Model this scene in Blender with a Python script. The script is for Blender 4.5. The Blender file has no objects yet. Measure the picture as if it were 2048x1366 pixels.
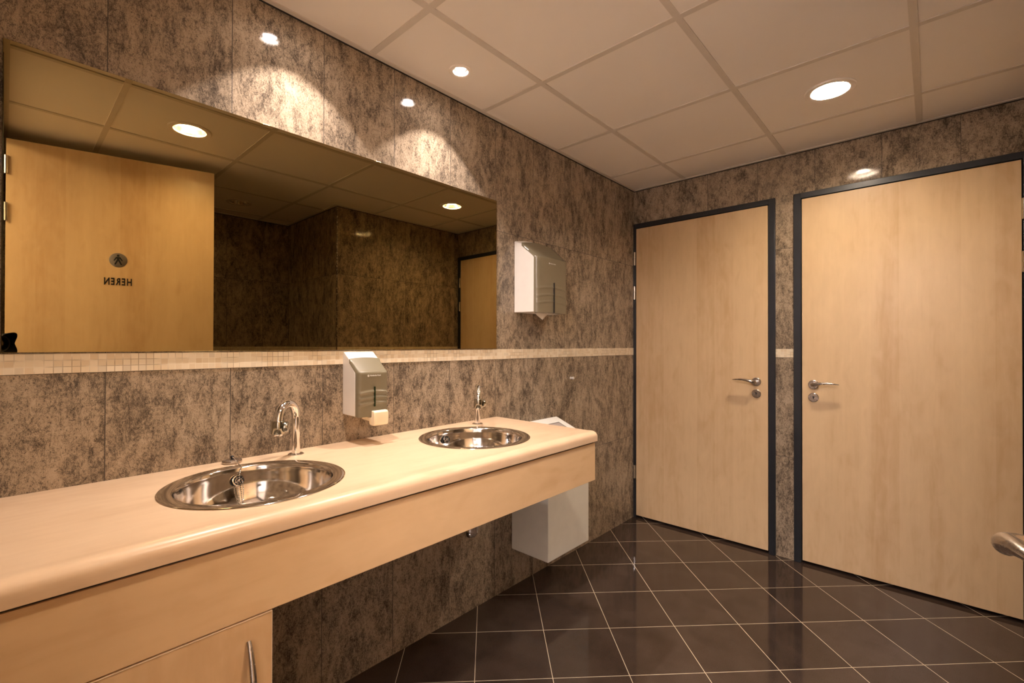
import bpy, bmesh, math, random
from mathutils import Vector, Matrix
random.seed(4)
S = bpy.context.scene
COL = S.collection
PI = math.pi

# ------------------------------------------------------------------ camera, world, exposure
F, YAW, PIT, ROL = 924.50, 0.7381, 0.0060, 0.0019
CAM = Vector((1.6224, 0.0, 1.2605))
L, H = 3.1209, 2.3857
XR, YC, XB = 1.98, 1.823, 2.94          # right wall, recess corner, recess back wall
YN = -0.012                             # wall with the entrance

cd = bpy.data.cameras.new('render_camera')
cam = bpy.data.objects.new('render_camera', cd)
COL.objects.link(cam)
d = Vector((-math.sin(YAW)*math.cos(PIT), math.cos(YAW)*math.cos(PIT), math.sin(PIT)))
r = Vector((math.cos(YAW), math.sin(YAW), 0)); u = r.cross(d)
r2 = r*math.cos(ROL)+u*math.sin(ROL); u2 = -r*math.sin(ROL)+u*math.cos(ROL)
M = Matrix((r2, u2, -d)).transposed().to_4x4(); M.translation = CAM
cam.matrix_world = M
cd.sensor_width = 36.0; cd.lens = F*36.0/2048.0
cd.clip_start = 0.004; cd.clip_end = 60
S.camera = cam

w = bpy.data.worlds.new('world'); S.world = w; w.use_nodes = True
w.node_tree.nodes['Background'].inputs[0].default_value = (0.9, 0.75, 0.6, 1)
w.node_tree.nodes['Background'].inputs[1].default_value = 0.0
S.view_settings.view_transform = 'Standard'
S.view_settings.look = 'None'
S.view_settings.gamma = 1.0
S.view_settings.use_curve_mapping = False
S.view_settings.exposure = 1.55
S.cycles.caustics_reflective = True
S.cycles.max_bounces = 14
S.cycles.diffuse_bounces = 8
S.cycles.glossy_bounces = 8

DOWN_E = 140.0        # emission of the two large downlights
SPOT_W = 27.5        # watts of the two halogen spots
C_DOWN = (1.0, 0.83, 0.65)
C_SPOT = (1.0, 0.88, 0.83)
HALL_FILL_E = 36.0  # emission of the added, unseen hallway fill panel
C_HALL_FILL = (1.0, 0.90, 0.95)

# ------------------------------------------------------------------ helpers
def fin(name, bm, mat, parent=None, bevel=0, smooth=35, loc=None, kind=None, segs=2):
    me = bpy.data.meshes.new(name)
    bmesh.ops.recalc_face_normals(bm, faces=bm.faces)
    bm.to_mesh(me); bm.free()
    for m in (mat if isinstance(mat, (list, tuple)) else [mat]):
        me.materials.append(m)
    if smooth:
        me.shade_smooth(); me.set_sharp_from_angle(angle=math.radians(smooth))
    o = bpy.data.objects.new(name, me); COL.objects.link(o)
    if bevel:
        b = o.modifiers.new('bevel', 'BEVEL'); b.width = bevel; b.segments = segs
        b.limit_method = 'ANGLE'; b.angle_limit = math.radians(40)
    if parent is not None: o.parent = parent
    if loc is not None: o.location = loc
    if kind: o['kind'] = kind
    return o

def thing(name, label, cat, loc=(0, 0, 0), rz=0, group=None, kind=None):
    o = bpy.data.objects.new(name, None); COL.objects.link(o)
    o.empty_display_size = 0.05
    o.location = loc; o.rotation_euler = (0, 0, rz)
    o['label'] = label; o['category'] = cat
    if group: o['group'] = group
    if kind: o['kind'] = kind
    return o

def tag(o, label, cat, group=None):
    o['label'] = label; o['category'] = cat
    if group: o['group'] = group
    return o

def copy_tree(o, parent=None):
    c = o.copy(); COL.objects.link(c)
    if parent is not None: c.parent = parent
    for ch in list(o.children): copy_tree(ch, c)
    return c

def box(bm, x0, x1, y0, y1, z0, z1, mi=0):
    v = [bm.verts.new((x, y, z)) for x in (x0, x1) for y in (y0, y1) for z in (z0, z1)]
    for f in ((0, 1, 3, 2), (4, 6, 7, 5), (0, 4, 5, 1), (2, 3, 7, 6), (0, 2, 6, 4), (1, 5, 7, 3)):
        bm.faces.new([v[i] for i in f]).material_index = mi
    return v

def B(*a):
    bm = bmesh.new(); box(bm, *a); return bm

def tube(bm, pts, rad, seg=20, cap=True, flat=None):
    """swept tube; rad float or list; flat: list of (ru, rv) factors"""
    pts = [Vector(p) for p in pts]; n = len(pts)
    if not isinstance(rad, (list, tuple)): rad = [rad]*n
    rings = []; prev = None
    for i, p in enumerate(pts):
        t = (pts[min(i+1, n-1)]-pts[max(i-1, 0)]).normalized()
        if prev is None:
            a = Vector((0, 0, 1)) if abs(t.z) < .9 else Vector((1, 0, 0))
            e1 = (a-t*a.dot(t)).normalized()
        else:
            e1 = (prev-t*prev.dot(t)).normalized()
        prev = e1; e2 = t.cross(e1)
        fu, fv = flat[i] if flat else (1, 1)
        rings.append([bm.verts.new(p+e1*(rad[i]*fu*math.cos(2*PI*k/seg))+e2*(rad[i]*fv*math.sin(2*PI*k/seg))) for k in range(seg)])
    for a, b in zip(rings, rings[1:]):
        for k in range(seg):
            bm.faces.new((a[k], a[(k+1) % seg], b[(k+1) % seg], b[k]))
    if cap:
        bm.faces.new(rings[0][::-1]); bm.faces.new(rings[-1])
    return bm

def lathe(bm, prof, c=(0, 0, 0), axis='z', seg=48, close=False):
    """prof: (radius, height) list, r=0 allowed at ends"""
    c = Vector(c); rings = []
    def pt(rr, h, a):
        x, y = rr*math.cos(a), rr*math.sin(a)
        if axis == 'z': return c+Vector((x, y, h))
        if axis == 'y': return c+Vector((x, h, y))
        return c+Vector((h, x, y))
    for rr, h in prof:
        if rr < 1e-7: rings.append([bm.verts.new(pt(0, h, 0))])
        else: rings.append([bm.verts.new(pt(rr, h, 2*PI*k/seg)) for k in range(seg)])
    prs = list(zip(rings, rings[1:]))
    if close: prs.append((rings[-1], rings[0]))
    for a, b in prs:
        for k in range(seg):
            k2 = (k+1) % seg
            if len(a) == 1 and len(b) == 1: continue
            if len(a) == 1: bm.faces.new((a[0], b[k], b[k2]))
            elif len(b) == 1: bm.faces.new((a[k], a[k2], b[0]))
            else: bm.faces.new((a[k], a[k2], b[k2], b[k]))
    return bm

def LT(*a, **k): return lathe(bmesh.new(), *a, **k)

def prism(bm, poly, y0, y1, axis='y'):
    """poly of 2D points extruded; axis y: (x,z)  axis x: (y,z)  axis z: (x,y)"""
    def P(a, b, h):
        return (a, h, b) if axis == 'y' else ((h, a, b) if axis == 'x' else (a, b, h))
    A = [bm.verts.new(P(a, b, y0)) for a, b in poly]; Bv = [bm.verts.new(P(a, b, y1)) for a, b in poly]
    n = len(poly)
    for i in range(n): bm.faces.new((A[i], A[(i+1) % n], Bv[(i+1) % n], Bv[i]))
    bm.faces.new(A[::-1]); bm.faces.new(Bv)
    return bm

def text_bm(body, size, extrude=0.0004, space=1.0, align='CENTER', off=0.0):
    cu = bpy.data.curves.new('lettering', 'FONT'); cu.body = body; cu.size = size
    cu.extrude = extrude; cu.align_x = align; cu.align_y = 'CENTER'; cu.space_character = space
    cu.resolution_u = 3; cu.offset = off
    o = bpy.data.objects.new('tmp', cu); COL.objects.link(o)
    dg = bpy.context.evaluated_depsgraph_get(); me = bpy.data.meshes.new_from_object(o.evaluated_get(dg))
    bm = bmesh.new(); bm.from_mesh(me)
    bpy.data.objects.remove(o); bpy.data.curves.remove(cu); bpy.data.meshes.remove(me)
    return bm

def xf(bm, M):
    bmesh.ops.transform(bm, matrix=M, verts=bm.verts); return bm

# ------------------------------------------------------------------ materials
class NT:
    def __init__(s, name):
        s.m = bpy.data.materials.new(name); s.m.use_nodes = True
        s.t = s.m.node_tree; s.b = s.t.nodes['Principled BSDF']
    def n(s, typ, **k):
        nd = s.t.nodes.new(typ)
        for a, v in k.items(): setattr(nd, a, v)
        return nd
    def l(s, a, b): s.t.links.new(a, b)
    def math(s, op, a, b=None, c=None, clamp=False):
        nd = s.n('ShaderNodeMath', operation=op); nd.use_clamp = clamp
        for i, v in enumerate((a, b, c)):
            if v is None: continue
            if isinstance(v, (int, float)): nd.inputs[i].default_value = v
            else: s.l(v, nd.inputs[i])
        return nd.outputs[0]
    def coord(s):
        return s.n('ShaderNodeTexCoord').outputs['Object']
    def map(s, v, scale, loc=(0, 0, 0)):
        nd = s.n('ShaderNodeMapping'); s.l(v, nd.inputs[0])
        nd.inputs['Scale'].default_value = scale; nd.inputs['Location'].default_value = loc
        return nd.outputs[0]
    def noise(s, v, scale=1, detail=4, rough=.5, dist=0):
        nd = s.n('ShaderNodeTexNoise'); s.l(v, nd.inputs['Vector'])
        nd.inputs['Scale'].default_value = scale; nd.inputs['Detail'].default_value = detail
        nd.inputs['Roughness'].default_value = rough; nd.inputs['Distortion'].default_value = dist
        return nd.outputs['Fac']
    def ramp(s, f, stops):
        nd = s.n('ShaderNodeValToRGB'); s.l(f, nd.inputs[0]); e = nd.color_ramp.elements
        while len(e) > 1: e.remove(e[-1])
        e[0].position = stops[0][0]; e[0].color = (*stops[0][1], 1)
        for p, c in stops[1:]:
            x = e.new(p); x.color = (*c, 1)
        return nd.outputs[0]
    def mix(s, f, a, b, mode='MIX'):
        nd = s.n('ShaderNodeMix', data_type='RGBA', blend_type=mode)
        for i, v in ((0, f), (6, a), (7, b)):
            if isinstance(v, (int, float)): nd.inputs[i].default_value = v
            elif isinstance(v, tuple): nd.inputs[i].default_value = (*v, 1)
            else: s.l(v, nd.inputs[i])
        return nd.outputs[2]
    def bump(s, h, strength=.3, dist=.001):
        nd = s.n('ShaderNodeBump'); nd.inputs['Strength'].default_value = strength
        nd.inputs['Distance'].default_value = dist; s.l(h, nd.inputs['Height'])
        s.l(nd.outputs[0], s.b.inputs['Normal'])
    def set(s, **k):
        for a, v in k.items():
            i = s.b.inputs[a.replace('_', ' ')]
            if isinstance(v, (int, float)): i.default_value = v
            elif isinstance(v, tuple): i.default_value = (*v, 1) if len(v) == 3 else v
            else: s.l(v, i)
        return s

def plain(name, col, rough=.5, metal=0, bumpy=0, vary=.06, scale=20, **k):
    t = NT(name)
    c = t.coord(); nz = t.noise(t.map(c, (1, 1, 1)), scale, 3, .5)
    lo = tuple(max(0, x*(1-vary)) for x in col); hi = tuple(min(1, x*(1+vary)) for x in col)
    t.set(Base_Color=t.ramp(nz, [(.3, lo), (.7, hi)]), Roughness=rough, Metallic=metal, **k)
    if bumpy: t.bump(t.noise(c, 400, 2, .5), bumpy, .0005)
    return t.m

def stone(name, ax, off, pitch=.2955, rows=(.598, 1.185, 1.833)):
    t = NT(name); c = t.coord()
    sx = t.n('ShaderNodeSeparateXYZ'); t.l(c, sx.inputs[0])
    U = sx.outputs[ax]; Z = sx.outputs[2]
    q = t.math('DIVIDE', t.math('SUBTRACT', U, off), pitch)
    iu = t.math('FLOOR', q); fr = t.math('SUBTRACT', q, iu)
    row = t.math('ADD', t.math('ADD', t.math('GREATER_THAN', Z, rows[0]), t.math('GREATER_THAN', Z, rows[1])), t.math('GREATER_THAN', Z, rows[2]))
    cb = t.n('ShaderNodeCombineXYZ')
    t.l(t.math('MULTIPLY', iu, 3.71), cb.inputs[0]); t.l(t.math('MULTIPLY', row, 5.3), cb.inputs[1]); t.l(t.math('MULTIPLY', iu, 1.9), cb.inputs[2])
    va = t.n('ShaderNodeVectorMath', operation='ADD'); t.l(c, va.inputs[0]); t.l(cb.outputs[0], va.inputs[1])
    P = va.outputs[0]
    big = t.noise(t.map(P, (11, 11, 5.5)), 1, 7, .62, .7)
    mid = t.noise(t.map(P, (42, 42, 21)), 1, 6, .66, .5)
    fine = t.noise(t.map(P, (170, 170, 120)), 1, 4, .7)
    grain = t.noise(t.map(P, (520, 520, 430)), 1, 2, .6)
    wisp = t.noise(t.map(P, (38, 38, 15), (3, 1, 7)), 1, 6, .66, 1.3)
    ridge = t.math('ABSOLUTE', t.math('SUBTRACT', wisp, .5))
    vein = t.math('SUBTRACT', 1, t.math('MULTIPLY', ridge, 30), clamp=True)
    v = t.math('ADD', t.math('ADD', t.math('ADD', t.math('MULTIPLY', big, .30), t.math('MULTIPLY', mid, .26)), t.math('MULTIPLY', fine, .22)), t.math('MULTIPLY', grain, .22))
    v = t.math('SUBTRACT', v, t.math('MULTIPLY', vein, .055))
    col = t.ramp(v, [(.37, (.050, .038, .028)), (.425, (.110, .084, .060)), (.465, (.200, .153, .107)), (.50, (.315, .240, .164)), (.57, (.44, .345, .245))])
    pits = t.math('GREATER_THAN', t.noise(t.map(P, (210, 210, 150), (9, 2, 4)), 1, 3, .6), .635)
    col = t.mix(t.math('MULTIPLY', pits, .7), col, (.055, .042, .032))
    # joints
    ed = t.math('MULTIPLY', t.math('MINIMUM', fr, t.math('SUBTRACT', 1, fr)), pitch)
    jm = t.math('LESS_THAN', ed, .0011)
    for z in rows:
        jm = t.math('MAXIMUM', jm, t.math('LESS_THAN', t.math('ABSOLUTE', t.math('SUBTRACT', Z, z)), .0011))
    col = t.mix(jm, col, (.06, .045, .033))
    t.set(Base_Color=col, Roughness=t.math('ADD', .07, t.math('MULTIPLY', jm, .6)))
    t.b.inputs['Specular IOR Level'].default_value = .42
    t.bump(t.math('SUBTRACT', t.math('MULTIPLY', v, .25), jm), .25, .0012)
    return t.m

def mosaic(name, ax):
    t = NT(name); c = t.coord(); sx = t.n('ShaderNodeSeparateXYZ'); t.l(c, sx.inputs[0])
    U = sx.outputs[ax]; Z = sx.outputs[2]; p = .0167
    q = t.math('DIVIDE', U, p); iu = t.math('FLOOR', q); fu = t.math('SUBTRACT', q, iu)
    qz = t.math('DIVIDE', t.math('SUBTRACT', Z, 1.185), .0166); iz = t.math('FLOOR', qz); fz = t.math('SUBTRACT', qz, iz)
    cb = t.n('ShaderNodeCombineXYZ'); t.l(iu, cb.inputs[0]); t.l(iz, cb.inputs[1])
    wn = t.n('ShaderNodeTexWhiteNoise', noise_dimensions='2D'); t.l(cb.outputs[0], wn.inputs[0])
    col = t.ramp(wn.outputs[0], [(0, (.68, .54, .36)), (.4, (.74, .62, .44)), (.8, (.80, .69, .52)), (1, (.66, .56, .41))])
    e = t.math('MINIMUM', t.math('MINIMUM', fu, t.math('SUBTRACT', 1, fu)), t.math('MINIMUM', fz, t.math('SUBTRACT', 1, fz)))
    g = t.math('LESS_THAN', e, .05)
    dark = t.noise(t.map(c, (9, 9, 9)), 1, 2, .5)
    gc = t.ramp(dark, [(.44, (.40, .31, .20)), (.54, (.76, .66, .50))])
    t.set(Base_Color=t.mix(g, col, gc), Roughness=t.math('ADD', .22, t.math('MULTIPLY', g, .4)))
    nz = t.math('MULTIPLY', wn.outputs[0], .3)
    t.bump(t.math('SUBTRACT', nz, g), .35, .0012)
    return t.m

def wood(name, gscale, band, strength=1.0, rough=.33, tint=(1, 1, 1), bandw=.115):
    """gscale: noise scale per axis (small along the grain); band axis for veneer strips or None"""
    t = NT(name); c = t.coord()
    big = t.noise(t.map(c, tuple(g*.55 for g in gscale)), 1, 3, .5, .8)
    fib = t.noise(t.map(c, tuple(g*5 for g in gscale)), 1, 5, .6, .3)
    fig = t.noise(t.map(c, tuple(min(g*2.0, 22) if g > 3 else g*9 for g in gscale), (4, 2, 9)), 1, 3, .5, .8)
    v = t.math('ADD', t.math('ADD', t.math('MULTIPLY', big, .50), t.math('MULTIPLY', fib, .24)), t.math('MULTIPLY', fig, .26))
    if band is not None:
        sx = t.n('ShaderNodeSeparateXYZ'); t.l(c, sx.inputs[0])
        q = t.math('DIVIDE', sx.outputs[band], bandw)
        wn = t.n('ShaderNodeTexWhiteNoise', noise_dimensions='1D')
        t.l(t.math('FLOOR', q), wn.inputs['W'])
        v = t.math('ADD', v, t.math('MULTIPLY', t.math('SUBTRACT', wn.outputs[0], .5), .11))
    a = tuple(x*y for x, y in zip((.60, .405, .225), tint)); b = tuple(x*y for x, y in zip((.70, .51, .31), tint)); cc = tuple(x*y for x, y in zip((.76, .565, .350), tint))
    col = t.ramp(v, [(.5-.16/strength, a), (.5, b), (.5+.16/strength, cc)])
    fl = t.noise(t.map(c, tuple(g*1.3 if g > 3 else g*4 for g in gscale), (1, 7, 3)), 1, 2, .4, .5)
    fm = t.math('MULTIPLY', t.math('SUBTRACT', fl, .68, clamp=True), 3.0, clamp=True)
    col = t.mix(fm, col, tuple(x*y for x, y in zip((.50, .30, .15), tint)))
    t.set(Base_Color=col, Roughness=rough)
    t.b.inputs['Specular IOR Level'].default_value = .35
    return t.m

def steel(name, col, rough, brushed=0, ax=(1, 1, 1)):
    t = NT(name); c = t.coord()
    nz = t.noise(t.map(c, ax), 60, 4, .6)
    t.set(Base_Color=col, Metallic=1.0, Roughness=t.math('ADD', rough-.03, t.math('MULTIPLY', nz, .06+brushed)))
    return t.m

def emit(name, col, s):
    t = NT(name)
    t.set(Base_Color=(.9, .9, .9), Emission_Color=col, Emission_Strength=s)
    return t.m

def floor_mat():
    t = NT('floor_tile'); c = t.coord()
    s, ox, oy, rot = .2944, .1365, 2.6486, .0049
    mp = t.n('ShaderNodeMapping'); mp.vector_type = 'TEXTURE'; t.l(c, mp.inputs[0])
    mp.inputs['Location'].default_value = (ox, oy, 0); mp.inputs['Rotation'].default_value = (0, 0, PI/4+rot)
    mp.inputs['Scale'].default_value = (s, s, 1)
    sx = t.n('ShaderNodeSeparateXYZ'); t.l(mp.outputs[0], sx.inputs[0])
    es = []; ids = []
    for i in (0, 1):
        q = sx.outputs[i]; f = t.math('FLOOR', q); fr = t.math('SUBTRACT', q, f); ids.append(f)
        es.append(t.math('MINIMUM', fr, t.math('SUBTRACT', 1, fr)))
    g = t.math('LESS_THAN', t.math('MINIMUM', *es), .0042)
    cb = t.n('ShaderNodeCombineXYZ'); t.l(ids[0], cb.inputs[0]); t.l(ids[1], cb.inputs[1])
    wn = t.n('ShaderNodeTexWhiteNoise', noise_dimensions='2D'); t.l(cb.outputs[0], wn.inputs[0])
    sp = t.noise(t.map(c, (420, 420, 420)), 1, 3, .7)
    cl = t.noise(t.map(c, (7, 7, 7)), 1, 3, .5)
    v = t.math('ADD', t.math('ADD', t.math('MULTIPLY', sp, .5), t.math('MULTIPLY', cl, .2)), t.math('MULTIPLY', wn.outputs[0], .06))
    col = t.ramp(v, [(.28, (.028, .017, .012)), (.40, (.056, .037, .027)), (.52, (.090, .063, .047))])
    col = t.mix(g, col, (.62, .52, .36))
    t.set(Base_Color=col, Roughness=t.math('ADD', .075, t.math('MULTIPLY', g, .5)))
    t.b.inputs['Specular IOR Level'].default_value = .5
    t.bump(t.math('MULTIPLY', g, -1), .2, .0008)
    return t.m

M_L = stone('stone_tile_left', 1, .1815); M_E = stone('stone_tile_end', 0, .527, .3); M_A = stone('stone_tile_recess', 1, .12)
M_AX = stone('stone_tile_recess_side', 0, .11, .3)
M_AC = stone('stone_tile_corner', 0, .11, .3)
M_MY = mosaic('mosaic_along_wall', 1); M_MX = mosaic('mosaic_end_wall', 0)
M_FL = floor_mat()
M_DOOR = wood('maple_door', (9, 9, .9), 0, tint=(.95, .92, .86))
M_TOP = wood('maple_worktop_lit', (10, 1.0, 10), None, .8, .30, (.95, .93, .98))  # same maple as the front panel, tinted paler for the light on top
M_FAS = wood('maple_fascia', (10, 1.2, 8), None, .8, .36, (.95, .88, .78))
M_CAB = wood('maple_cabinet', (9, 9, 1.2), None, .8, .36, (.95, .88, .78))
M_EDGE = plain('maple_edging', (.80, .62, .42), .4)
M_FRAME = plain('dark_frame_paint', (.018, .020, .024), .32)
M_DARK = plain('dark_gap', (.02, .014, .01), .8)
M_CEIL = plain('ceiling_tile', (.92, .865, .79), .75, bumpy=.12, vary=.015, scale=3)
M_GRID = plain('ceiling_grid', (.70, .64, .56), .5, vary=.02)
M_CHROME = steel('chrome', (.82, .80, .78), .05)
M_TAPC = steel('dark_chrome', (.40, .38, .32), .12)
M_SATIN = steel('satin_steel', (.50, .45, .41), .27)
def brushed():
    t = NT('brushed_bowl_steel'); tg = t.n('ShaderNodeTangent'); tg.direction_type = 'RADIAL'; tg.axis = 'Z'
    c = t.coord(); nz = t.noise(t.map(c, (3, 3, 400)), 1, 3, .6)
    t.set(Base_Color=(.78, .74, .69), Metallic=1.0, Roughness=t.math('ADD', .065, t.math('MULTIPLY', nz, .05)), Anisotropic=.70)
    t.l(tg.outputs[0], t.b.inputs['Tangent']); return t.m
M_BOWL = brushed()
M_BASIN = steel('basin_steel', (.78, .74, .69), .06, .02)
M_WHITE = plain('white_plastic', (.80, .76, .70), .35, vary=.02)
M_GREY = plain('grey_plastic', (.200, .168, .108), .24, vary=.02)
M_BIN = plain('white_metal', (.86, .84, .76), .33, vary=.02)
M_BINF = plain('bin_flap', (.42, .35, .31), .4)
M_PUSH = plain('cream_plastic', (.86, .72, .50), .35, vary=.02)
M_BLACK = plain('black_plastic', (.008, .008, .009), .35)
M_WIN = plain('level_window', (.015, .028, .010), .2)
M_INK = plain('white_print', (.85, .83, .78), .5)
M_PAPER = plain('tissue_paper', (.86, .82, .74), .9)
M_SIGN = steel('sign_steel', (.42, .40, .40), .35)
M_SIGNK = plain('sign_black', (.006, .005, .004), .5)
M_DOWN = emit('downlight_glow', (*C_DOWN, 1), DOWN_E)
M_SPOTG = emit('spot_glow', (*C_SPOT, 1), 55.0)
M_REFL = steel('lamp_reflector', (.85, .82, .76), .18)
M_OFF = plain('unlit_lens', (.45, .38, .27), .35)
M_GLASS = NT('lens_glass').set(Base_Color=(.006, .006, .01), Roughness=.04, Coat_Weight=1.0, Coat_Roughness=.02).m
mt = NT('tinted_mirror'); c = mt.coord()
mt.set(Base_Color=mt.ramp(mt.noise(c, 2, 1), [(.3, (.305, .234, .108)), (.7, (.312, .24, .111))]), Metallic=1.0, Roughness=.004); M_MIR = mt.m

# ------------------------------------------------------------------ the room
T = .12
def st(name, bm, m, bevel=0, **k): return fin(name, bm, m, None, bevel, 30, None, 'structure', **k)
HT = H+.15
wl = st('wall_left', B(-T, 0, YN-T, L+T, -.05, HT), M_L)
bm = bmesh.new()
D1 = (.0, .926, .017, .890); D2 = (1.022, 1.965, 1.060, 1.928); FT, FI = 2.141, 2.109
box(bm, 0, XR+T, L, L+T, FT, HT)
box(bm, D1[1], D2[0], L, L+T, -.05, FT)
box(bm, D2[1], XR+T, L, L+T, -.05, FT)
we = st('wall_end', bm, M_E)
wr = st('wall_right', B(XR, XR+T, YC+T, L, -.05, HT), M_A)
st('wall_recess_side', B(XR, XB+T, YC, YC+T, -.05, HT), M_AC)
st('wall_recess_back', B(XB, XB+T, YN-T, YC, -.05, HT), M_A)
DX0, DX1, DZT = .985, 1.985, 2.362
bm = bmesh.new()
box(bm, 0, DX0, YN-T, YN, -.05, HT); box(bm, DX1, XB, YN-T, YN, -.05, HT); box(bm, DX0, DX1, YN-T, YN, DZT, HT)
st('wall_near', bm, M_AX)
st('floor', B(-T, XB+T, YN-T, L+T, -.06, 0), M_FL)
# light metal corner bead on the protruding tiled corner
st('trim_1', B(XR-.002, XR+.004, YC-.003, YC+.004, 0, H-.001), M_SATIN)

# hallway beyond the entrance
M_PLASTER = plain('hall_plaster', (.78, .74, .68), .8, vary=.02)
bm = bmesh.new(); box(bm, -T, XB+T, -1.72, -1.6, -.05, HT); st('wall_hall_back', bm, M_PLASTER)
st('floor_hall', B(-T, XB+T, -1.6, YN-T, -.06, 0), plain('hall_floor', (.60, .53, .45), .5, vary=.03))  # unseen floor, made pale to bounce light up into the room
st('wall_hall_left', B(-T, 0, -1.6, YN-T, -.05, HT), M_PLASTER); st('wall_hall_right', B(XB, XB+T, -1.6, YN-T, -.05, HT), M_PLASTER)
# mosaic bands
def band(name, x0, x1, y0, y1, m): return st(name, B(x0, x1, y0, y1, 1.185, 1.2355), m, .0006)
band('trim_2', 0, .002, YN, L, M_MY)
band('trim_3', D1[1], D2[0], L-.002, L, M_MX)
band('trim_4', XR-.002, XR, YC, L, M_MY)
band('trim_5', XR, XB, YC-.002, YC, M_MX)
band('trim_6', XB-.002, XB, YN, YC, M_MY)

# ceiling: mineral tiles laid in a T-bar grid, with round cut-outs for the lamps
gx, gy, TS, BW = .3763, .9552, .6, .012
LAMPS = [(.185, .655, .034), (.185, 1.262, .034), (1.29, .655, .080), (1.29, 2.455, .080), (2.476, 1.255, .078), (2.476, .655, .080)]
bm = bmesh.new()
def hole_panel(x0, x1, y0, y1, z, cx, cy, rr):
    n = 48; corners = [(x0, y0), (x1, y0), (x1, y1), (x0, y1)]
    inner = []; outer = []
    for k in range(n):
        a = 2*PI*k/n+.001
        dx, dy = math.cos(a), math.sin(a)
        inner.append(bm.verts.new((cx+rr*dx, cy+rr*dy, z)))
        tt = []
        if dx > 1e-9: tt.append((x1-cx)/dx)
        if dx < -1e-9: tt.append((x0-cx)/dx)
        if dy > 1e-9: tt.append((y1-cy)/dy)
        if dy < -1e-9: tt.append((y0-cy)/dy)
        t_ = min(tt); outer.append(bm.verts.new((cx+t_*dx, cy+t_*dy, z)))
    for k in range(n):
        k2 = (k+1) % n; a, b = outer[k].co, outer[k2].co
        vs = [inner[k], outer[k]]
        if abs(a.x-b.x) > 1e-6 and abs(a.y-b.y) > 1e-6:
            for cxx, cyy in corners:
                if (abs(a.x-cxx) < 1e-6 and abs(b.y-cyy) < 1e-6) or (abs(a.y-cyy) < 1e-6 and abs(b.x-cxx) < 1e-6):
                    vs.append(bm.verts.new((cxx, cyy, z)))
        vs += [outer[k2], inner[k2]]
        bm.faces.new(vs)
    # rim of the hole
    up = [bm.verts.new(v.co+Vector((0, 0, .012))) for v in inner]
    for k in range(n): bm.faces.new((inner[k], inner[(k+1) % n], up[(k+1) % n], up[k]))
xs = [gx+TS*i for i in range(-1, 6)]; ys = [gy+TS*j for j in range(-3, 5)]
for i in range(len(xs)-1):
    for j in range(len(ys)-1):
        x0, x1 = max(xs[i]+.0105, 0), min(xs[i+1]-.0105, XB); y0, y1 = max(ys[j]+.0105, YN), min(ys[j+1]-.0105, L)
        if x1 <= x0 or y1 <= y0: continue
        z = H+.0035
        lam = [q for q in LAMPS if x0 < q[0] < x1 and y0 < q[1] < y1]
        if lam:
            hole_panel(x0, x1, y0, y1, z, *lam[0])
        else:
            dz = [random.uniform(-.0012, .0016) for _ in range(4)]
            v = [bm.verts.new((x, y, z+q)) for (x, y), q in zip(((x0, y0), (x1, y0), (x1, y1), (x0, y1)), dz)]
            bm.faces.new(v)
for x in xs:
    if 0 < x < XB: box(bm, x-BW, x+BW, YN, L if x < XR+.1 else YC, H, H+.012, 1)
for k, y in enumerate(ys):
    if YN < y < L:
        xe = XB if y < YC else XR
        cuts = [0]+[x for x in xs if 0 < x < xe]+[xe]
        for a, b in zip(cuts, cuts[1:]): box(bm, a+BW*(a > 0), b-BW*(b < xe), y-BW, y+BW, H+.0002, H+.012, 1)
box(bm, -T, XB+T, -1.6, L+T, H+.16, H+.2, 0)
ceil = st('ceiling', bm, [M_CEIL, M_GRID], smooth=0) if False else fin('ceiling', bm, [M_CEIL, M_GRID], None, 0, 0, None, 'structure')
# wall angle along the ceiling edges
bm = bmesh.new(); WA = .022; z0, z1 = H-.0015, H+.003
box(bm, .004, WA, YN+WA, L-WA, z0, z1)
box(bm, .004, XR-.004, L-WA, L-.004, z0, z1)
box(bm, XR-WA, XR-.004, YC-.002, L-WA, z0, z1)
box(bm, XR-WA, XB-.004, YC-WA-.004, YC-.004, z0, z1)
box(bm, XB-WA, XB-.004, YN+WA, YC-WA-.004, z0, z1)
box(bm, .004, XB-.004, YN+.004, YN+WA, z0, z1)
st('trim_7', bm, M_GRID)
# dark strips that paint in the shadow gap between the wall angle and the tiles
bm = bmesh.new()
box(bm, 0, .004, YN, L, H-.005, H+.02); box(bm, .004, XR, L-.004, L, H-.005, H+.02); box(bm, XR-.004, XR, YC, L-.004, H-.005, H+.02)
box(bm, XR-.004, XB, YC-.004, YC, H-.005, H+.02); box(bm, XB-.004, XB, YN, YC-.004, H-.005, H+.02)
st('shadow_gap_strip', bm, M_DARK)

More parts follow.
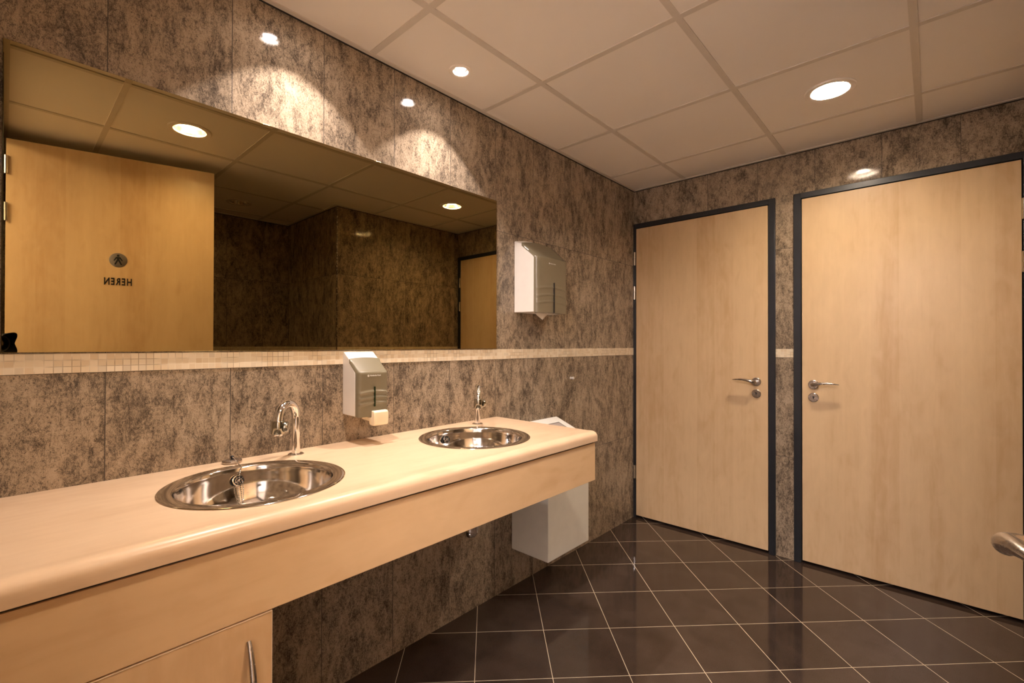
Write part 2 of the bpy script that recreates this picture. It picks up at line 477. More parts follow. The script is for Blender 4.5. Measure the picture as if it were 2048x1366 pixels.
# ------------------------------------------------------------------ doors
def handle(parent, uc, side, zc=1.034, key=True, y=0.0, scale=1.0):
    """lever handle on the face y (pointing to -y); side -1: lever points to -x"""
    b = bmesh.new(); lathe(b, [(0, -.008), (.0235, -.008), (.0255, -.0065), (.0262, -.004), (.0262, 0), (0, 0)], (uc, y, zc), 'y', 40)
    ro = fin('handle_rose', b, M_SATIN, parent, smooth=20)
    b = bmesh.new()
    pts = [(0, -.004, 0), (0, -.028, 0), (side*.002, -.043, .0005), (side*.010, -.053, .002), (side*.024, -.057, .006), (side*.045, -.058, .0105),
           (side*.070, -.057, .0125), (side*.095, -.055, .012), (side*.115, -.053, .010), (side*.126, -.052, .009)]
    rad = [.0095, .0092, .0100, .0105, .0108, .0106, .0098, .0085, .0062, .0025]
    fl = [(1, 1), (1, 1), (1, 1), (1, .95), (.85, 1), (.72, 1.05), (.62, 1.1), (.55, 1.15), (.5, 1.2), (.5, 1.2)]
    rad = [q*scale for q in rad]
    # refine the path
    P = [Vector(p)*(1+(scale-1)*.4) for p in pts]; Q = []; R = []; FF = []
    n = len(P)
    for i in range(n-1):
        p0, p1, p2, p3 = P[max(i-1, 0)], P[i], P[i+1], P[min(i+2, n-1)]
        for k in range(4):
            t = k/4
            Q.append(.5*((2*p1)+(-p0+p2)*t+(2*p0-5*p1+4*p2-p3)*t*t+(-p0+3*p1-3*p2+p3)*t**3)+Vector((uc, y, zc)))
            R.append(rad[i]*(1-t)+rad[i+1]*t); FF.append((fl[i][0]*(1-t)+fl[i+1][0]*t, fl[i][1]*(1-t)+fl[i+1][1]*t))
    Q.append(P[-1]+Vector((uc, y, zc))); R.append(.0025); FF.append((.5, 1.2))
    tube(b, Q, R, 20, True, FF)
    fin('lever', b, M_SATIN, ro, smooth=60)
    if key:
        zk = zc-.073
        b = bmesh.new(); lathe(b, [(0, -.008), (.0235, -.008), (.0255, -.0065), (.0262, -.004), (.0262, 0), (0, 0)], (uc, y, zk), 'y', 40)
        k = fin('key_rose', b, M_SATIN, parent, smooth=20)
        b = bmesh.new(); lathe(b, [(0, -.0088), (.0042, -.0088), (.0042, -.007), (0, -.007)], (uc, y, zk+.003), 'y', 20)
        box(b, uc-.0018, uc+.0018, y-.0088, y-.007, zk-.009, zk+.002)
        fin('keyhole', b, M_BLACK, k)

def hinge(parent, x, y, z, h=.095):
    b = bmesh.new()
    for a, c_ in ((-h/2, -.004), (.004, h/2)):
        lathe(b, [(0, a), (.0078, a), (.0078, c_), (0, c_)], (x, y, z), 'z', 20)
    lathe(b, [(0, -.0035), (.0068, -.0035), (.0068, .0035), (0, .0035)], (x, y, z), 'z', 20)
    box(b, x-.006, x+.006, y, y+.007, z-h/2, z+h/2)
    fin('hinge', b, M_REFL, parent)

def swing_door(n, D, hx, hs, side, hz, label):
    o0, o1, i0, i1 = D
    t = thing('door_%d' % n, label, 'door', (0, 0, 0), kind='structure')
    b = bmesh.new(); y0, y1 = L-.016, L+T-.01
    box(b, o0, i0, y0, y1, 0, FT); box(b, i1, o1, y0, y1, 0, FT); box(b, i0, i1, y0, y1, FI, FT)
    # rebate stops behind the leaf
    box(b, i0, i0+.012, L+.034, y1, 0, FI); box(b, i1-.012, i1, L+.034, y1, 0, FI); box(b, i0, i1, L+.034, y1, FI-.012, FI)
    fin('frame', b, M_FRAME, t, .0015)
    b = B(i0+.004, i1-.004, L-.012, L+.030, .018, FI-.004)
    leaf = fin('leaf', b, M_DOOR, t, .001)
    fin('gap_shade_fill', B(i0, i1, L+.036, L+.09, 0, .02), M_DARK, t)  # dark block standing for the shade in the gap under the leaf
    for z in hz: hinge(t, hx, L-.018, z)
    handle(leaf, hs, side, y=L-.012)
    return t
swing_door(1, D1, .0105, .823, -1, (1.887, 1.637, .334), 'narrow maple door in dark frame beside the left wall corner, lever handle on its right')
swing_door(2, D2, 1.932, 1.120, 1, (1.880, 1.640, .334), 'wide maple door in dark frame on the right, lever handle on its left edge')

# entrance door: dark frame in the near wall, leaf swung open into the room
t3 = thing('door_3', 'open maple entrance door with round man sign, reflected in the mirror', 'door', (1.949, .0, 0), kind='structure')
hp = Vector((1.949, 0)); fp = Vector((1.722, .882))
ang = math.atan2(fp.y-hp.y, fp.x-hp.x)
b = bmesh.new()
X0, X1 = DX0-1.949, DX1-1.949
box(b, X0, X0+.035, YN-T+.001, YN+.006, 0, DZT); box(b, X1-.022, X1, YN-T+.001, YN+.006, 0, DZT); box(b, X0+.035, X1-.022, YN-T+.001, YN+.006, DZT-.03, DZT)
fin('frame', b, M_FRAME, t3, .0015)
lw = .911; LT_ = 2.328
b = B(.002, lw, -.042, -.001, .008, LT_)
leaf3 = fin('leaf', b, M_DOOR, t3, .001)
leaf3.rotation_euler = (0, 0, ang)
# local +x runs hinge -> free edge, room side faces local +y : mirror the handle builder into that frame
def flipY(o):
    for v in o.data.vertices: v.co.y = -v.co.y
    o.data.flip_normals()
    for c_ in o.children: flipY(c_)
before = set(leaf3.children)
handle(leaf3, .842, -1, 1.026, True, .001, 1.25)
for c_ in leaf3.children: flipY(c_)
# sign plate with a man and the word below
b = bmesh.new(); lathe(b, [(0, 0), (.0405, 0), (.0405, .0015), (.039, .002), (0, .002)], (.452, -.001, 1.737), 'y', 64)
pl = fin('sign_plate', b, M_SIGN, leaf3)
b = bmesh.new(); sy = .0012
def flat(bm, pts):   # pts in (x,z) relative to the plate centre, slightly thick
    prism(bm, [(.452+x, 1.737+z) for x, z in pts], sy, sy+.0007, 'y')
flat(b, [(.0062*math.cos(2*PI*k/16), .0255+.0058*math.sin(2*PI*k/16)) for k in range(16)])
flat(b, [(-.0075, .0185), (.0075, .0185), (.0050, .0020), (-.0050, .0020)])
for s in (-1, 1):
    flat(b, [(s*.0068, .0185), (s*.0105, .0165), (s*.0205, -.0030), (s*.0165, -.0050), (s*.0055, .0110)][::s])
    flat(b, [(s*-.0004, .0050), (s*.0052, .0040), (s*.0175, -.0250), (s*.0115, -.0270), (s*-.0004, -.0040)][::s])
fin('man_symbol', b, M_SIGNK, pl, smooth=0)
tb = text_bm('HEREN', .056, .0008, 1.25, off=.0014)
bmesh.ops.scale(tb, vec=(.62, 1, 1), verts=tb.verts)
# text plane: text x -> local -x, text y -> z, facing +y
xf(tb, Matrix(((-1, 0, 0, .452), (0, 0, 1, .0), (0, 1, 0, 1.612), (0, 0, 0, 1))))
fin('lettering', tb, M_SIGNK, leaf3, smooth=0)
for z in (2.19, 1.945, .334):
    b = bmesh.new(); lathe(b, [(0, -.047), (.0078, -.047), (.0078, .047), (0, .047)], (-.004, .003, z), 'z', 20)
    fin('hinge', b, M_REFL, t3)

# ------------------------------------------------------------------ lamps
M_RECESS_FILL = emit('recess_fill_glow', (*C_DOWN, 1), 52.0)  # glow of the fill downlight added in the recess
def downlight(x, y, label, lit=True, r0=.077, ring=.098, group=None):
    t = thing('recessed_downlight', label, 'ceiling light', (x, y, H), group=group)
    fin('trim_ring', LT([(r0-.004, .006), (r0-.004, -.002), (r0, -.0035), (ring-.004, -.0035), (ring, -.0005), (ring, .003)], close=True), M_CEIL if lit else M_GRID, t)
    fin('reflector', LT([(r0-.004, .004), (r0-.006, .012), (r0-.012, .040), (r0-.013, .042)]), M_REFL, t)
    fin('lens', LT([(0, .030), (r0*.5, .0305), (r0-.011, .034), (r0-.011, .037), (0, .037)]), (M_RECESS_FILL if lit == 2 else M_DOWN) if lit else M_OFF, t)
    return t
downlight(1.29, .655, 'large lit round downlight reflected high in the left part of the mirror')
downlight(1.29, 2.455, 'large lit round ceiling downlight above the wide maple door')
downlight(2.476, 1.255, 'unlit round ceiling downlight, seen dimly only in the mirror', False, .073, .092)

M_HALL_FILL = emit('hall_fill_glow', (*C_HALL_FILL, 1), HALL_FILL_E)
th = thing('added_fill_panel', 'added fill light panel, unseen, in the hallway outside the entrance', 'ceiling light', (1.65, -1.0, H+.155))  # unseen fill lamp, added to brighten the doors and the lower room
fin('light_frame', B(-.30, .30, -.30, .30, -.045, -.001), M_GRID, th, .002)
fin('diffuser', B(-.28, .28, -.28, .28, -.052, -.0455), M_HALL_FILL, th)

downlight(2.476, .655, 'added unseen fill downlight in the tiled recess behind the open entrance door', 2)  # lamp out of view, added to brighten the dark recess
def spot(x, y, label):
    t = thing('recessed_spotlight', label, 'spotlight', (x, y, H), group='halogen spots above the worktop')
    fin('trim_ring', LT([(.031, .008), (.031, -.001), (.034, -.003), (.044, -.003), (.048, 0), (.048, .003)], close=True), M_CEIL, t)
    fin('reflector', LT([(.031, .005), (.0305, .012), (.029, .030)]), M_REFL, t)
    fin('bulb', LT([(0, .010), (.013, .0105), (.022, .013), (.022, .016), (0, .016)], seg=32), M_SPOTG, t)
    ld = bpy.data.lights.new('spot_beam', 'SPOT'); ld.energy = SPOT_W; ld.color = C_SPOT
    ld.spot_size = math.radians(90); ld.spot_blend = .10; ld.shadow_soft_size = .014
    ld.use_nodes = True; lt = ld.node_tree; em = lt.nodes['Emission']
    tc = lt.nodes.new('ShaderNodeTexCoord'); sp = lt.nodes.new('ShaderNodeSeparateXYZ'); lt.links.new(tc.outputs['Normal'], sp.inputs[0])
    ab = lt.nodes.new('ShaderNodeMath'); ab.operation = 'ABSOLUTE'; lt.links.new(sp.outputs[2], ab.inputs[0])
    pw = lt.nodes.new('ShaderNodeMath'); pw.operation = 'POWER'; pw.inputs[1].default_value = 5.0; lt.links.new(ab.outputs[0], pw.inputs[0])
    lt.links.new(pw.outputs[0], em.inputs['Strength'])
    lo = bpy.data.objects.new('spot_beam', ld); COL.objects.link(lo); lo.parent = t; lo.location = (0, 0, -.012)
    return t
spot(.185, .655, 'small bright halogen spotlight over the near washbasin, cut by the top of the photo')
spot(.185, 1.262, 'small bright halogen ceiling spotlight over the far washbasin')

# ------------------------------------------------------------------ mirror
t = thing('wall_mirror', 'long bronze-tinted wall mirror above the mosaic band', 'mirror', (0, 0, 1.238))
fin('backing', B(0, .0035, -.004, 1.661, .001, .743), M_BLACK, t)
fin('mirror_pane', B(.0035, .0075, -.0055, 1.660, 0, .742), M_MIR, t, .0008)

# ------------------------------------------------------------------ vanity counter
S1, S2, SR = (.302, .455), (.294, 1.245), .2165
ZT = .897; YE = 1.669
tv = thing('vanity_counter', 'long maple worktop with deep front panel along the left wall, holding two basins', 'counter', (0, 0, 0))
b = bmesh.new()
prof = [(0.001, .858), (0.001, ZT), (.540, ZT), (.553, ZT+.0010), (.562, ZT+.0010), (.571, ZT-.0008), (.579, ZT-.0048), (.5845, ZT-.0105), (.5875, ZT-.0185), (.588, ZT-.026), (.588, .858)]
prism(b, prof, YN+.001, YE)
top = fin('worktop', b, M_TOP, None, 0, 40)
cut = []
for cx, cy in (S1, S2):
    cb = bmesh.new(); lathe(cb, [(0, .80), (SR-.012, .80), (SR-.012, .95), (0, .95)], (cx, cy, 0), 'z', 64)
    o = fin('cut', cb, M_TOP, None, smooth=0); cut.append(o)
    md = top.modifiers.new('bool', 'BOOLEAN'); md.operation = 'DIFFERENCE'; md.solver = 'EXACT'; md.object = o
dg = bpy.context.evaluated_depsgraph_get()
nm = bpy.data.meshes.new_from_object(top.evaluated_get(dg))
top.modifiers.clear(); top.data = nm; nm.name = 'worktop'
nm.shade_smooth(); nm.set_sharp_from_angle(angle=math.radians(40))
for o in cut: bpy.data.objects.remove(o)
top.parent = tv
fin('front_panel', B(.560, .578, YN+.001, YE-.003, .695, .850), M_FAS, tv, .0008)
fin('shadow_gap_rail', B(.530, .572, YN+.001, YE-.01, .850, .858), M_DARK, tv)  # strip coloured dark as the shaded gap below the worktop
b = bmesh.new()
for y in (.86, 1.62):
    fin('bracket', B(.001, .55, y-.009, y+.009, .72, .857), M_DARK, tv, .001)

# cabinet under the counter
tc = thing('base_cabinet', 'maple base cabinet under the near end of the counter', 'cabinet', (0, 0, 0))
b = bmesh.new(); y0, y1 = YN+.002, .386
box(b, .01, .556, y1-.018, y1, .10, .690); box(b, .01, .556, y0, y0+.018, .10, .690)
box(b, .01, .556, y0+.018, y1-.018, .10, .118); box(b, .01, .020, y0+.018, y1-.018, .118, .690); box(b, .02, .556, y0+.018, y1-.018, .672, .690)
box(b, .05, .50, y0+.01, y1-.01, 0, .10)
fin('carcass', b, M_CAB, tc, .0006)
cdoor = fin('cabinet_door', B(.559, .577, y0+.002, .3885, .103, .6905), M_CAB, tc, .0006)
b = bmesh.new(); e = .0016
box(b, .5775-.019, .5782, .3882, .3895, .103, .6915); box(b, .5775-.019, .5782, y0+.002, .3895, .6905, .6917)
fin('edging', b, M_EDGE, cdoor)
hz0, hz1 = .647, .455; n = 25
pts = []; rad = []
for k in range(n):
    s = k/(n-1); z = hz0+(hz1-hz0)*s
    pts.append((.5785+.030*math.sin(PI*s)**.75, .343, z)); rad.append(.0042+.0016*math.sin(PI*s))
fin('pull_handle', tube(bmesh.new(), pts, rad, 16, True, [(1, 1.15)]*n), M_SATIN, cdoor, smooth=60)

# ------------------------------------------------------------------ basins
def basin_mesh():
    b = bmesh.new(); R = SR
    prof = [(R-.0005, .0003), (R, .0012), (R-.0015, .0024), (R-.004, .0027), (R-.029, .0022), (R-.0315, .0010), (R-.0330, -.002), (R-.0350, -.010)]
    r0, z0 = R-.035, -.010
    for k in range(1, 15):
        a = k/14*PI/2
        prof.append((.030+(r0-.030)*math.cos(a)**.52 if k < 14 else .030, z0-.130*math.sin(a)**1.02))
    prof += [(.026, -.1415), (.0255, -.148), (0.0, -.148)]
    lathe(b, prof, (0, 0, 0), 'z', 96)
    # outer skin
    lathe(b, [(SR-.0005, .0003), (SR-.014, .0000), (SR-.034, -.006), (r0+.001, -.014)]+[(.031+(r0-.029)*math.cos(k/14*PI/2)**.52, z0-.134*math.sin(k/14*PI/2)**1.02) for k in range(1, 15)]+[(.030, -.152), (0, -.152)], (0, 0, 0), 'z', 96)
    for f in b.faces:
        if f.calc_center_median().xy.length < SR-.0335: f.material_index = 1
    return b
def make_basin(c, label, ovz=-.034):
    t = thing('round_washbasin', label, 'washbasin', (c[0], c[1], ZT), group='steel washbasins in the worktop')
    bowl = fin('bowl', basin_mesh(), [M_BASIN, M_BOWL], t, smooth=40)
    # overflow rosette on the wall side of the bowl
    ov = bmesh.new()
    lathe(ov, [(.0, .0025), (.0030, .0030), (.0042, .0015)], seg=20)
    lathe(ov, [(.0075, .0012), (.0085, .0030), (.0098, .0030), (.0108, .0012)], seg=28)
    lathe(ov, [(.0150, .0005), (.0158, .0034), (.0176, .0034), (.0186, .0002)], seg=32)
    for k in range(4):
        a = k*PI/2+.5
        tube(ov, [(.003*math.cos(a), .003*math.sin(a), .002), (.016*math.cos(a), .016*math.sin(a), .002)], .0010, 8)
    bmesh.ops.scale(ov, vec=(.85, .85, 1), verts=ov.verts)
    phi = OV
    rr = .1715
    pos = Vector((rr*math.cos(phi), rr*math.sin(phi), ovz))
    nrm = Vector((-math.cos(phi)*.93, -math.sin(phi)*.93, .37)).normalized()
    q = nrm.to_track_quat('Z', 'Y').to_matrix().to_4x4(); q.translation = pos+nrm*.001
    xf(ov, q); ro = fin('overflow_rosette', ov, M_CHROME, t)
    dk = bmesh.new(); lathe(dk, [(0, .0006), (.0145, .0006), (.0145, -.004), (0, -.004)], seg=32); xf(dk, q)
    fin('overflow_opening', dk, M_BLACK, ro)
    dr = bmesh.new(); lathe(dr, [(0, -.1455), (.008, -.1455), (.0235, -.1465), (.0248, -.1475), (0, -.1478)], seg=32)
    fin('waste_strainer', dr, M_CHROME, t)
    return t, pos
OV = PI-.03
ba, ovp = make_basin(S1, 'round steel washbasin with a ball chain hanging in it, nearer of the two')
OV = PI
make_basin(S2, 'round steel washbasin without a chain, farther of the two')

# plug lying behind the near basin, with its ball chain
tp = thing('basin_plug', 'small round steel plug with black knob lying behind the near washbasin', 'basin plug', (.040, .471, ZT))
fin('plug_disc', LT([(0, 0), (.0245, 0), (.0265, .002), (.0270, .006), (.0255, .0095), (.020, .0115), (.006, .0125), (0, .0125)], seg=40), M_SATIN, tp)
b = bmesh.new(); bmesh.ops.create_icosphere(b, subdivisions=3, radius=.0052, matrix=Matrix.Translation((0, 0, .0172))); fin('knob', b, M_BLACK, tp)
O = Vector((.040, .471, ZT)); ov1 = Vector((S1[0], S1[1], ZT))+ovp-O
bc = Vector((S1[0], S1[1], ZT)); DP = O-bc
def chain(path, step=.0050, rr=.0023):
    b = bmesh.new(); path = [Vector(p)+DP for p in path]; acc = 0; out = [path[0]]
    for a, c_ in zip(path, path[1:]):
        ln = (c_-a).length; s = step-acc
        while s <= ln: out.append(a+(c_-a)*(s/ln)); s += step
        acc = ln-(s-step)
    for p in out: bmesh.ops.create_icosphere(b, subdivisions=1, radius=rr, matrix=Matrix.Translation(p))
    tube(b, path, .0005, 6)
    return b
rimx = S1[0]-SR-.040   # x of the outer rim in plug coordinates
ov1n = ov1+Vector((.006, 0, 0))
fin('chain', chain([(.001, .0, .018), (.012, .002, .0150), (.024, .003, .0095), (rimx, .003, .0045), (rimx+.03, .002, .0042), (rimx+.037, 0, .0012), (ov1n.x-.008, ov1n.y+.004, ov1n.z+.018), ov1n]), M_CHROME, ba, smooth=60)
fin('chain', chain([ov1n+Vector((0, -.004, 0)), ov1n+Vector((.006, -.003, -.03)), ov1n+Vector((.012, 0, -.065)), ov1n+Vector((.045, 0, -.104))]), M_CHROME, ba, smooth=60)
fin('chain', chain([ov1n+Vector((0, .009, 0)), ov1n+Vector((.006, .010, -.03)), ov1n+Vector((.012, .008, -.065)), ov1n+Vector((.045, .002, -.104))]), M_CHROME, ba, smooth=60)

# taps
def make_tap(x, y, rz, label):
    t = thing('basin_tap', label, 'tap', (x, y, ZT), rz, group='swan-neck basin taps')
    fin('base_flange', LT([(0, 0), (.0245, 0), (.0245, .0022), (.021, .0045), (.0125, .0055), (.0125, .008), (0, .008)], seg=40), M_CHROME, t)
    R = .052; r0 = .0128; zc = .122; pts = [(0, 0, .004), (0, 0, .06), (0, 0, zc-.006)]
    for k in range(0, 25):
        a = PI-PI*k/24; pts.append((R+R*math.cos(a), 0, zc+R*math.sin(a)))
    pts += [(2*R, 0, zc-.006), (2*R, 0, zc-.012)]
    fin('spout', tube(bmesh.new(), pts, r0, 28), M_CHROME, t, smooth=60)
    b = bmesh.new(); lathe(b, [(0, .127), (.0180, .127), (.0192, .125), (.0192, .090), (.0180, .088), (0, .088)], (2*R, 0, 0), seg=40)
    co = fin('collar', b, M_TAPC, t)
    b = bmesh.new(); lathe(b, [(0, 0), (.0165, 0), (.0165, .0105), (.0155, .012), (0, .012)], (0, 0, 0), 'y', 28)
    xf(b, Matrix.Translation((2*R, 0, .1075)) @ Matrix.Rotation(math.radians(20), 4, 'Z') @ Matrix.Translation((0, .0165, 0))); fin('push_button', b, M_TAPC, co)
    b = bmesh.new(); lathe(b, [(0, .0895), (.0140, .0895), (.0140, .083), (.012, .081), (0, .081)], (2*R, 0, 0), seg=32)
    fin('aerator', b, M_CHROME, co)
    return t
tp1 = make_tap(.072, .649, math.atan2(-.78, .62), 'tall chrome swan-neck tap beside the near washbasin')
tp2 = copy_tree(tp1); tp2.location = (.088, 1.454, ZT); tp2.rotation_euler.z = math.atan2(-.66, .75)
tp2['label'] = 'tall chrome swan-neck tap behind the far washbasin'

# bottle trap below the far basin
t = thing('bottle_trap', 'dark chrome bottle trap hanging below the far washbasin under the counter', 'pipe', (S2[0]-.035, S2[1]+.01, 0))
fin('cup', LT([(0, .492), (.012, .493), (.023, .499), (.029, .510), (.031, .524), (.031, .56), (.033, .562), (.033, .575), (.031, .577), (.031, .62), (0, .62)], seg=40), M_CHROME, t)
fin('tail_pipe', tube(bmesh.new(), [(0, 0, .60), (0, 0, .66), (.012, -.004, .69), (.033, -.010, .725), (.035, -.010, .7445)], .016, 20), M_CHROME, t, smooth=60)
fin('outlet_pipe', tube(bmesh.new(), [(-.02, 0, .600), (-.12, 0, .600), (-S2[0]+.0365, 0, .600)], .016, 20), M_CHROME, t, smooth=60)
fin('wall_flange', LT([(0, 0), (.034, 0), (.030, .007), (.016, .010), (0, .010)], (-S2[0]+.035, 0, .600), 'x'), M_CHROME, t)

# ------------------------------------------------------------------ dispensers
def grooves(z, yy, z0s, arch, w_=.0035, h=.0032):
    d_ = 0
    for zz in z0s:
        q = (z-(zz+arch*(1-yy*yy)))/w_
        d_ += h*math.exp(-q*q*.8)
    return d_
def cover_mesh(W0, W1, hood, xf_, ztop, zbot, xback, gz, arch, bulge, wr):
    """hood: (x,z) where the hood starts on top. half widths W0 at the back of the cover, W1 at the front"""
    b = bmesh.new(); nU = 28
    prof = []
    for k in range(9): prof.append((hood[0]+(xf_-.006-hood[0])*k/8, hood[1]+(ztop-hood[1])*k/8, 0))
    prof += [(xf_-.0025, ztop-.0015, 0), (xf_-.0004, ztop-.006, 0)]
    nZ = 60
    for k in range(nZ+1): prof.append((xf_, ztop-.010-(ztop-.010-zbot)*k/nZ, 1))
    rows = []
    for x, z, g in prof:
        row = []
        for i in range(nU+1):
            s = -1+2*i/nU
            fx = (x-hood[0])/(xf_-hood[0])
            hw = W0+(W1-W0)*fx
            xx = x+bulge*fx*(1-abs(s)**2.5)
            if g: xx += grooves(z, s, gz, arch)*(1 if abs(s) < .93 else 0)
            zz = z+(1-fx)*wr*(1-s*s)
            ed = max(0, abs(s)-.90)/.10
            xx -= .006*ed*ed*(fx > .2)
            row.append(b.verts.new((xx, s*hw, zz)))
        rows.append(row)
    for a, c_ in zip(rows, rows[1:]):
        for i in range(nU): b.faces.new((a[i], a[i+1], c_[i+1], c_[i]))
    # side skirts back to xback / along the hood
    for i in (0, nU):
        s = -1 if i == 0 else 1
        bk = []
        for (x, z, g), row in zip(prof, rows):
            v = row[i].co
            t_ = min(1, max(0, (x-hood[0])/(xf_-hood[0])))
            if g: bx, bz = xback, v.z
            else: bx, bz = hood[0]+(xback-hood[0])*t_, v.z-.016*(1-t_)-.002*t_
            if g: bz = v.z-.004*max(0, 1-(ztop-.010-z)/.03)
            bk.append(b.verts.new((bx, s*(W0+(W1-W0)*(bx-hood[0])/(xf_-hood[0])) if bx > hood[0] else s*W0, bz)))
        for k in range(len(rows)-1): b.faces.new((rows[k][i], rows[k+1][i], bk[k+1], bk[k]))
        if i == 0: b0 = bk
        else: b1 = bk
    last = rows[-1]
    b.faces.new([b0[-1]]+last+[b1[-1]])
    return b

# soap dispenser
YS = .908
t = thing('soap_dispenser', 'beige and white wall soap dispenser with push bar, between the two taps', 'soap dispenser', (0, YS, 1.0))
b = bmesh.new(); hw = .0600
prism(b, [(.0005, 0), (.0005, .229), (.012, .231), (.050, .204), (.088, .158), (.092, .150), (.092, -.001)], -hw, hw)
fin('housing', b, M_WHITE, t, .003, segs=3)
cv = fin('cover', cover_mesh(.0605, .0590, (.050, .2065), .116, .162, -.002, .092, (.082, .062, .042), .006, .0045, .004), M_GREY, t, smooth=50)
fin('level_window', B(.1195, .1250, -.0025, .0025, .034, .106), M_WIN, cv)
tb = text_bm('Kimberly-Clark', .0070, .0003); xf(tb, Matrix(((0, 0, 1, .1208), (1, 0, 0, .0045), (0, 1, 0, .146), (0, 0, 0, 1)))); fin('lettering', tb, M_INK, cv, smooth=0)
def emblem(x, y, z, R, parent):
    b = bmesh.new()
    lathe(b, [(R, 0), (R, .0006), (R*.72, .0006), (R*.72, 0)], (x, y, z), 'x', 24, close=True)
    for p in ([(-.35, -.6), (-.1, -.6), (-.1, .6), (-.35, .6)], [(-.1, 0), (.35, .55), (.5, .4), (.1, 0), (.5, -.4), (.35, -.55)]):
        prism(b, [(y+a*R, z+c_*R) for a, c_ in p], x, x+.0006, 'x')
    fin('emblem', b, M_INK, parent, smooth=0)
emblem(.1206, -.0245, .146, .0036, cv)
b = bmesh.new()
prism(b, [(.06, -.004), (.06, -.017), (.108, -.020), (.112, -.032), (.140, -.034), (.1455, -.030), (.1475, -.005), (.1465, .014), (.141, .020), (.1255, .020), (.124, -.004)], -.0275+.012, .0475-.005)
fin('push_bar', b, M_PUSH, t, .003, segs=3)

# paper towel dispenser
YP = 1.950
t = thing('paper_towel_dispenser', 'grey and white folded paper towel dispenser right of the mirror', 'towel dispenser', (0, YP, 1.427))
b = bmesh.new(); nU = 24; hwb, hwf = .150, .132
prof = [(.0005, 0), (.0005, .371), (.006, .374), (.020, .366), (.048, .356), (.048, .346), (.112, .288), (.118, .280), (.118, 0)]
rows = []
for i in range(nU+1):
    s = -1+2*i/nU; row = []
    for x, z in prof:
        hw = hwb+(hwf-hwb)*x/.13
        row.append(b.verts.new((x, s*hw, z+(.016*(1-s*s) if z > .33 else 0))))
    rows.append(row)
m = len(prof)
for a, c_ in zip(rows, rows[1:]):
    for k in range(m): b.faces.new((a[k], a[(k+1) % m], c_[(k+1) % m], c_[k]))
b.faces.new(rows[0]); b.faces.new(rows[-1][::-1])
fin('housing', b, M_WHITE, t, .002)
cv = fin('cover', cover_mesh(.1445, .1285, (.046, .362), .1385, .287, -.002, .117, (.118, .080, .044), .014, .007, .016), M_GREY, t, smooth=50)
fin('level_window', B(.1465, .1515, -.0022, .0022, -.001, .157), M_BLACK, cv)
tb = text_bm('Kimberly-Clark', .0078, .0003); xf(tb, Matrix(((0, 0, 1, .1452), (1, 0, 0, -.006), (0, 1, 0, .256), (0, 0, 0, 1)))); fin('lettering', tb, M_INK, cv, smooth=0)
emblem(.1450, -.037, .256, .004, cv)
# sheet hanging out below
b = bmesh.new(); pts = []
nn = 13
def sheet(off, top_, tip, spread, cy):
    g = []
    for i in range(nn):
        s = -1+2*i/(nn-1); col_ = []
        for j in range(7):
            v_ = j/6
            y = cy+s*spread*(1-v_*.97); z = top_+(tip-top_)*v_-.002
            x = .098+off+.010*math.sin(s*2.6+v_)*(1-v_)+.006*v_
            col_.append(b.verts.new((x, y, z)))
        g.append(col_)
    for i in range(nn-1):
        for j in range(6): b.faces.new((g[i][j], g[i+1][j], g[i+1][j+1], g[i][j+1]))
sheet(0, 0, -.038, .058, 0); sheet(-.007, 0, -.026, .050, .012)
o = fin('paper_towel', b, M_PAPER, None, smooth=60, loc=(0, 1.908, 1.430))
sd = o.modifiers.new('solid', 'SOLIDIFY'); sd.thickness = .0008
tag(o, 'white paper towel corner hanging out below the towel dispenser', 'paper towel')

# ------------------------------------------------------------------ waste bin on the wall
t = thing('waste_bin', 'white metal wall waste bin beyond the far end of the counter', 'waste bin', (0, 1.961, .198))
y0, y1 = -.178, .180
prof = [(.001, 0), (.001, .622), (.010, .643), (.022, .648), (.034, .645), (.236, .565), (.240, .560), (.240, 0)]
b = bmesh.new(); prism(b, prof, y0, y1); body = fin('body', b, M_BIN, t, .003, segs=3)
# sloped lid opening: frame with recessed flap
nx, nz = (.645-.565), (.236-.034)
ln = math.hypot(nx, nz); nx /= ln; nz /= ln       # outward normal of the slope (x, z)
def slope_quad(bm, s0, s1, ya, yb, lift, th):
    dx, dz = (.236-.034), (.565-.645)
    P = []
    for s in (s0, s1):
        for q in (lift, lift+th):
            P.append((.034+dx*s+nx*q, .645+dz*s+nz*q))
    poly = [P[0], P[1], P[3], P[2]]
    prism(bm, poly, ya, yb)
b = bmesh.new()
slope_quad(b, .21, .86, y0+.052, y1-.052, .0002, .0006); fin('opening', b, M_DARK, body, smooth=0)
b = bmesh.new()
slope_quad(b, .235, .84, y0+.058, y1-.058, .0006, .0008); fin('flap', b, M_BINF, t, smooth=0)

# small white knob on the wall
t = LT([(0, 0), (.0075, 0), (.0075, .004), (.006, .012), (.0085, .016), (.0085, .022), (.006, .024), (0, .024)], (0, 0, 0), 'x', 24)
tag(fin('wall_hook', t, M_WHITE, loc=(.0, 2.311, 1.057)), 'tiny white wall knob below the mosaic band, right of the far tap', 'wall hook')

# ------------------------------------------------------------------ the photographer's camera on its tripod (seen in the mirror)
t = thing('camera', 'black camera lens with petal hood at the left edge of the mirror', 'camera', tuple(CAM))
rot = M.to_3x3().to_4x4()
def lens_part(name, bm, m, parent=t, **k):
    xf(bm, rot); return fin(name, bm, m, parent, **k)
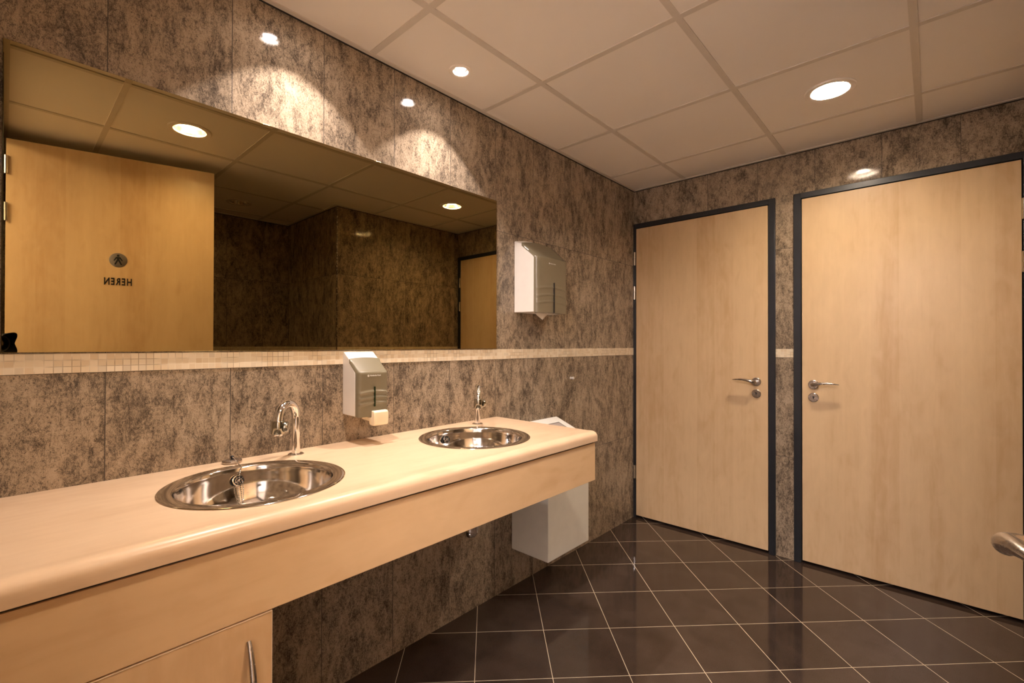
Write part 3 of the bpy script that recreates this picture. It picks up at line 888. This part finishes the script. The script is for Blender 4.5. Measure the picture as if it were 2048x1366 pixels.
# local: looking down -z ; behind the pupil is +z
lens_part('front_glass', LT([(0, .012), (.012, .0125), (.024, .0150), (.030, .019), (.030, .022), (0, .022)], seg=48), M_GLASS)
lens_part('lens_barrel', LT([(.030, .016), (.033, .008), (.0375, .006), (.0385, .010), (.0385, .040), (.041, .042), (.041, .085), (.038, .090), (.036, .130), (0, .130), (0, .023), (.030, .023)], seg=64), M_BLACK)
b = bmesh.new(); n = 96; ra = []
for k in range(n):
    a = 2*PI*k/n
    # tall petals at top/bottom, lower scallops at the sides
    ext = -.004-.038*max(0, abs(math.sin(a))**1.5)
    zo = .040
    fl_ = min(1.35, (zo-ext)/.044)
    ra.append([b.verts.new((math.cos(a)*q, math.sin(a)*q, z)) for q, z in ((.0405, zo), (.0430+.006*fl_, ext), (.0412+.006*fl_, ext), (.0388, zo))])
for k in range(n):
    p, q = ra[k], ra[(k+1) % n]
    for j in range(4): b.faces.new((p[j], q[j], q[(j+1) % 4], p[(j+1) % 4]))
lens_part('lens_hood', b, M_BLACK, smooth=50)
b = bmesh.new(); box(b, -.070, .070, -.050, .038, .130, .190); box(b, -.026, .026, .038, .062, .135, .180); box(b, -.072, -.040, -.050, .036, .110, .130)
lens_part('camera_body', b, M_BLACK, bevel=.006)
tr = thing('tripod', 'black tripod standing in the doorway and holding the camera', 'tripod', (CAM.x, CAM.y, 0))
bk = rot @ Vector((0, 0, .16)); hx, hy = bk.x, bk.y; zb = CAM.z-.052
b = bmesh.new()
lathe(b, [(0, zb-.012), (.03, zb-.012), (.03, zb-.001), (0, zb-.001)], (hx, hy, 0)); lathe(b, [(0, zb-.09), (.024, zb-.09), (.03, zb-.06), (.024, zb-.02), (.012, zb-.012), (0, zb-.012)], (hx, hy, 0))
fin('tripod_head', b, M_BLACK, tr)
fin('centre_column', tube(bmesh.new(), [(hx, hy, .62), (hx, hy, zb-.088)], .014, 20), M_BLACK, tr)
fin('collar', LT([(0, zb-.22), (.035, zb-.22), (.04, zb-.19), (.03, zb-.16), (0, zb-.16)], (hx, hy, 0)), M_BLACK, tr)
for a in (PI*.93, -PI*.40, -PI*.72):
    R = .30
    p0 = Vector((hx+.03*math.cos(a), hy+.03*math.sin(a), zb-.19)); p1 = Vector((hx+R*math.cos(a), hy+R*math.sin(a), .012))
    lg = fin('tripod_leg', tube(bmesh.new(), [p0, p0.lerp(p1, .5), p0.lerp(p1, .501), p1], [.014, .014, .011, .010], 16), M_BLACK, tr)
    bb = bmesh.new(); bmesh.ops.create_uvsphere(bb, u_segments=12, v_segments=8, radius=.012, matrix=Matrix.Translation(p1)); fin('rubber_foot', bb, M_BLACK, lg)
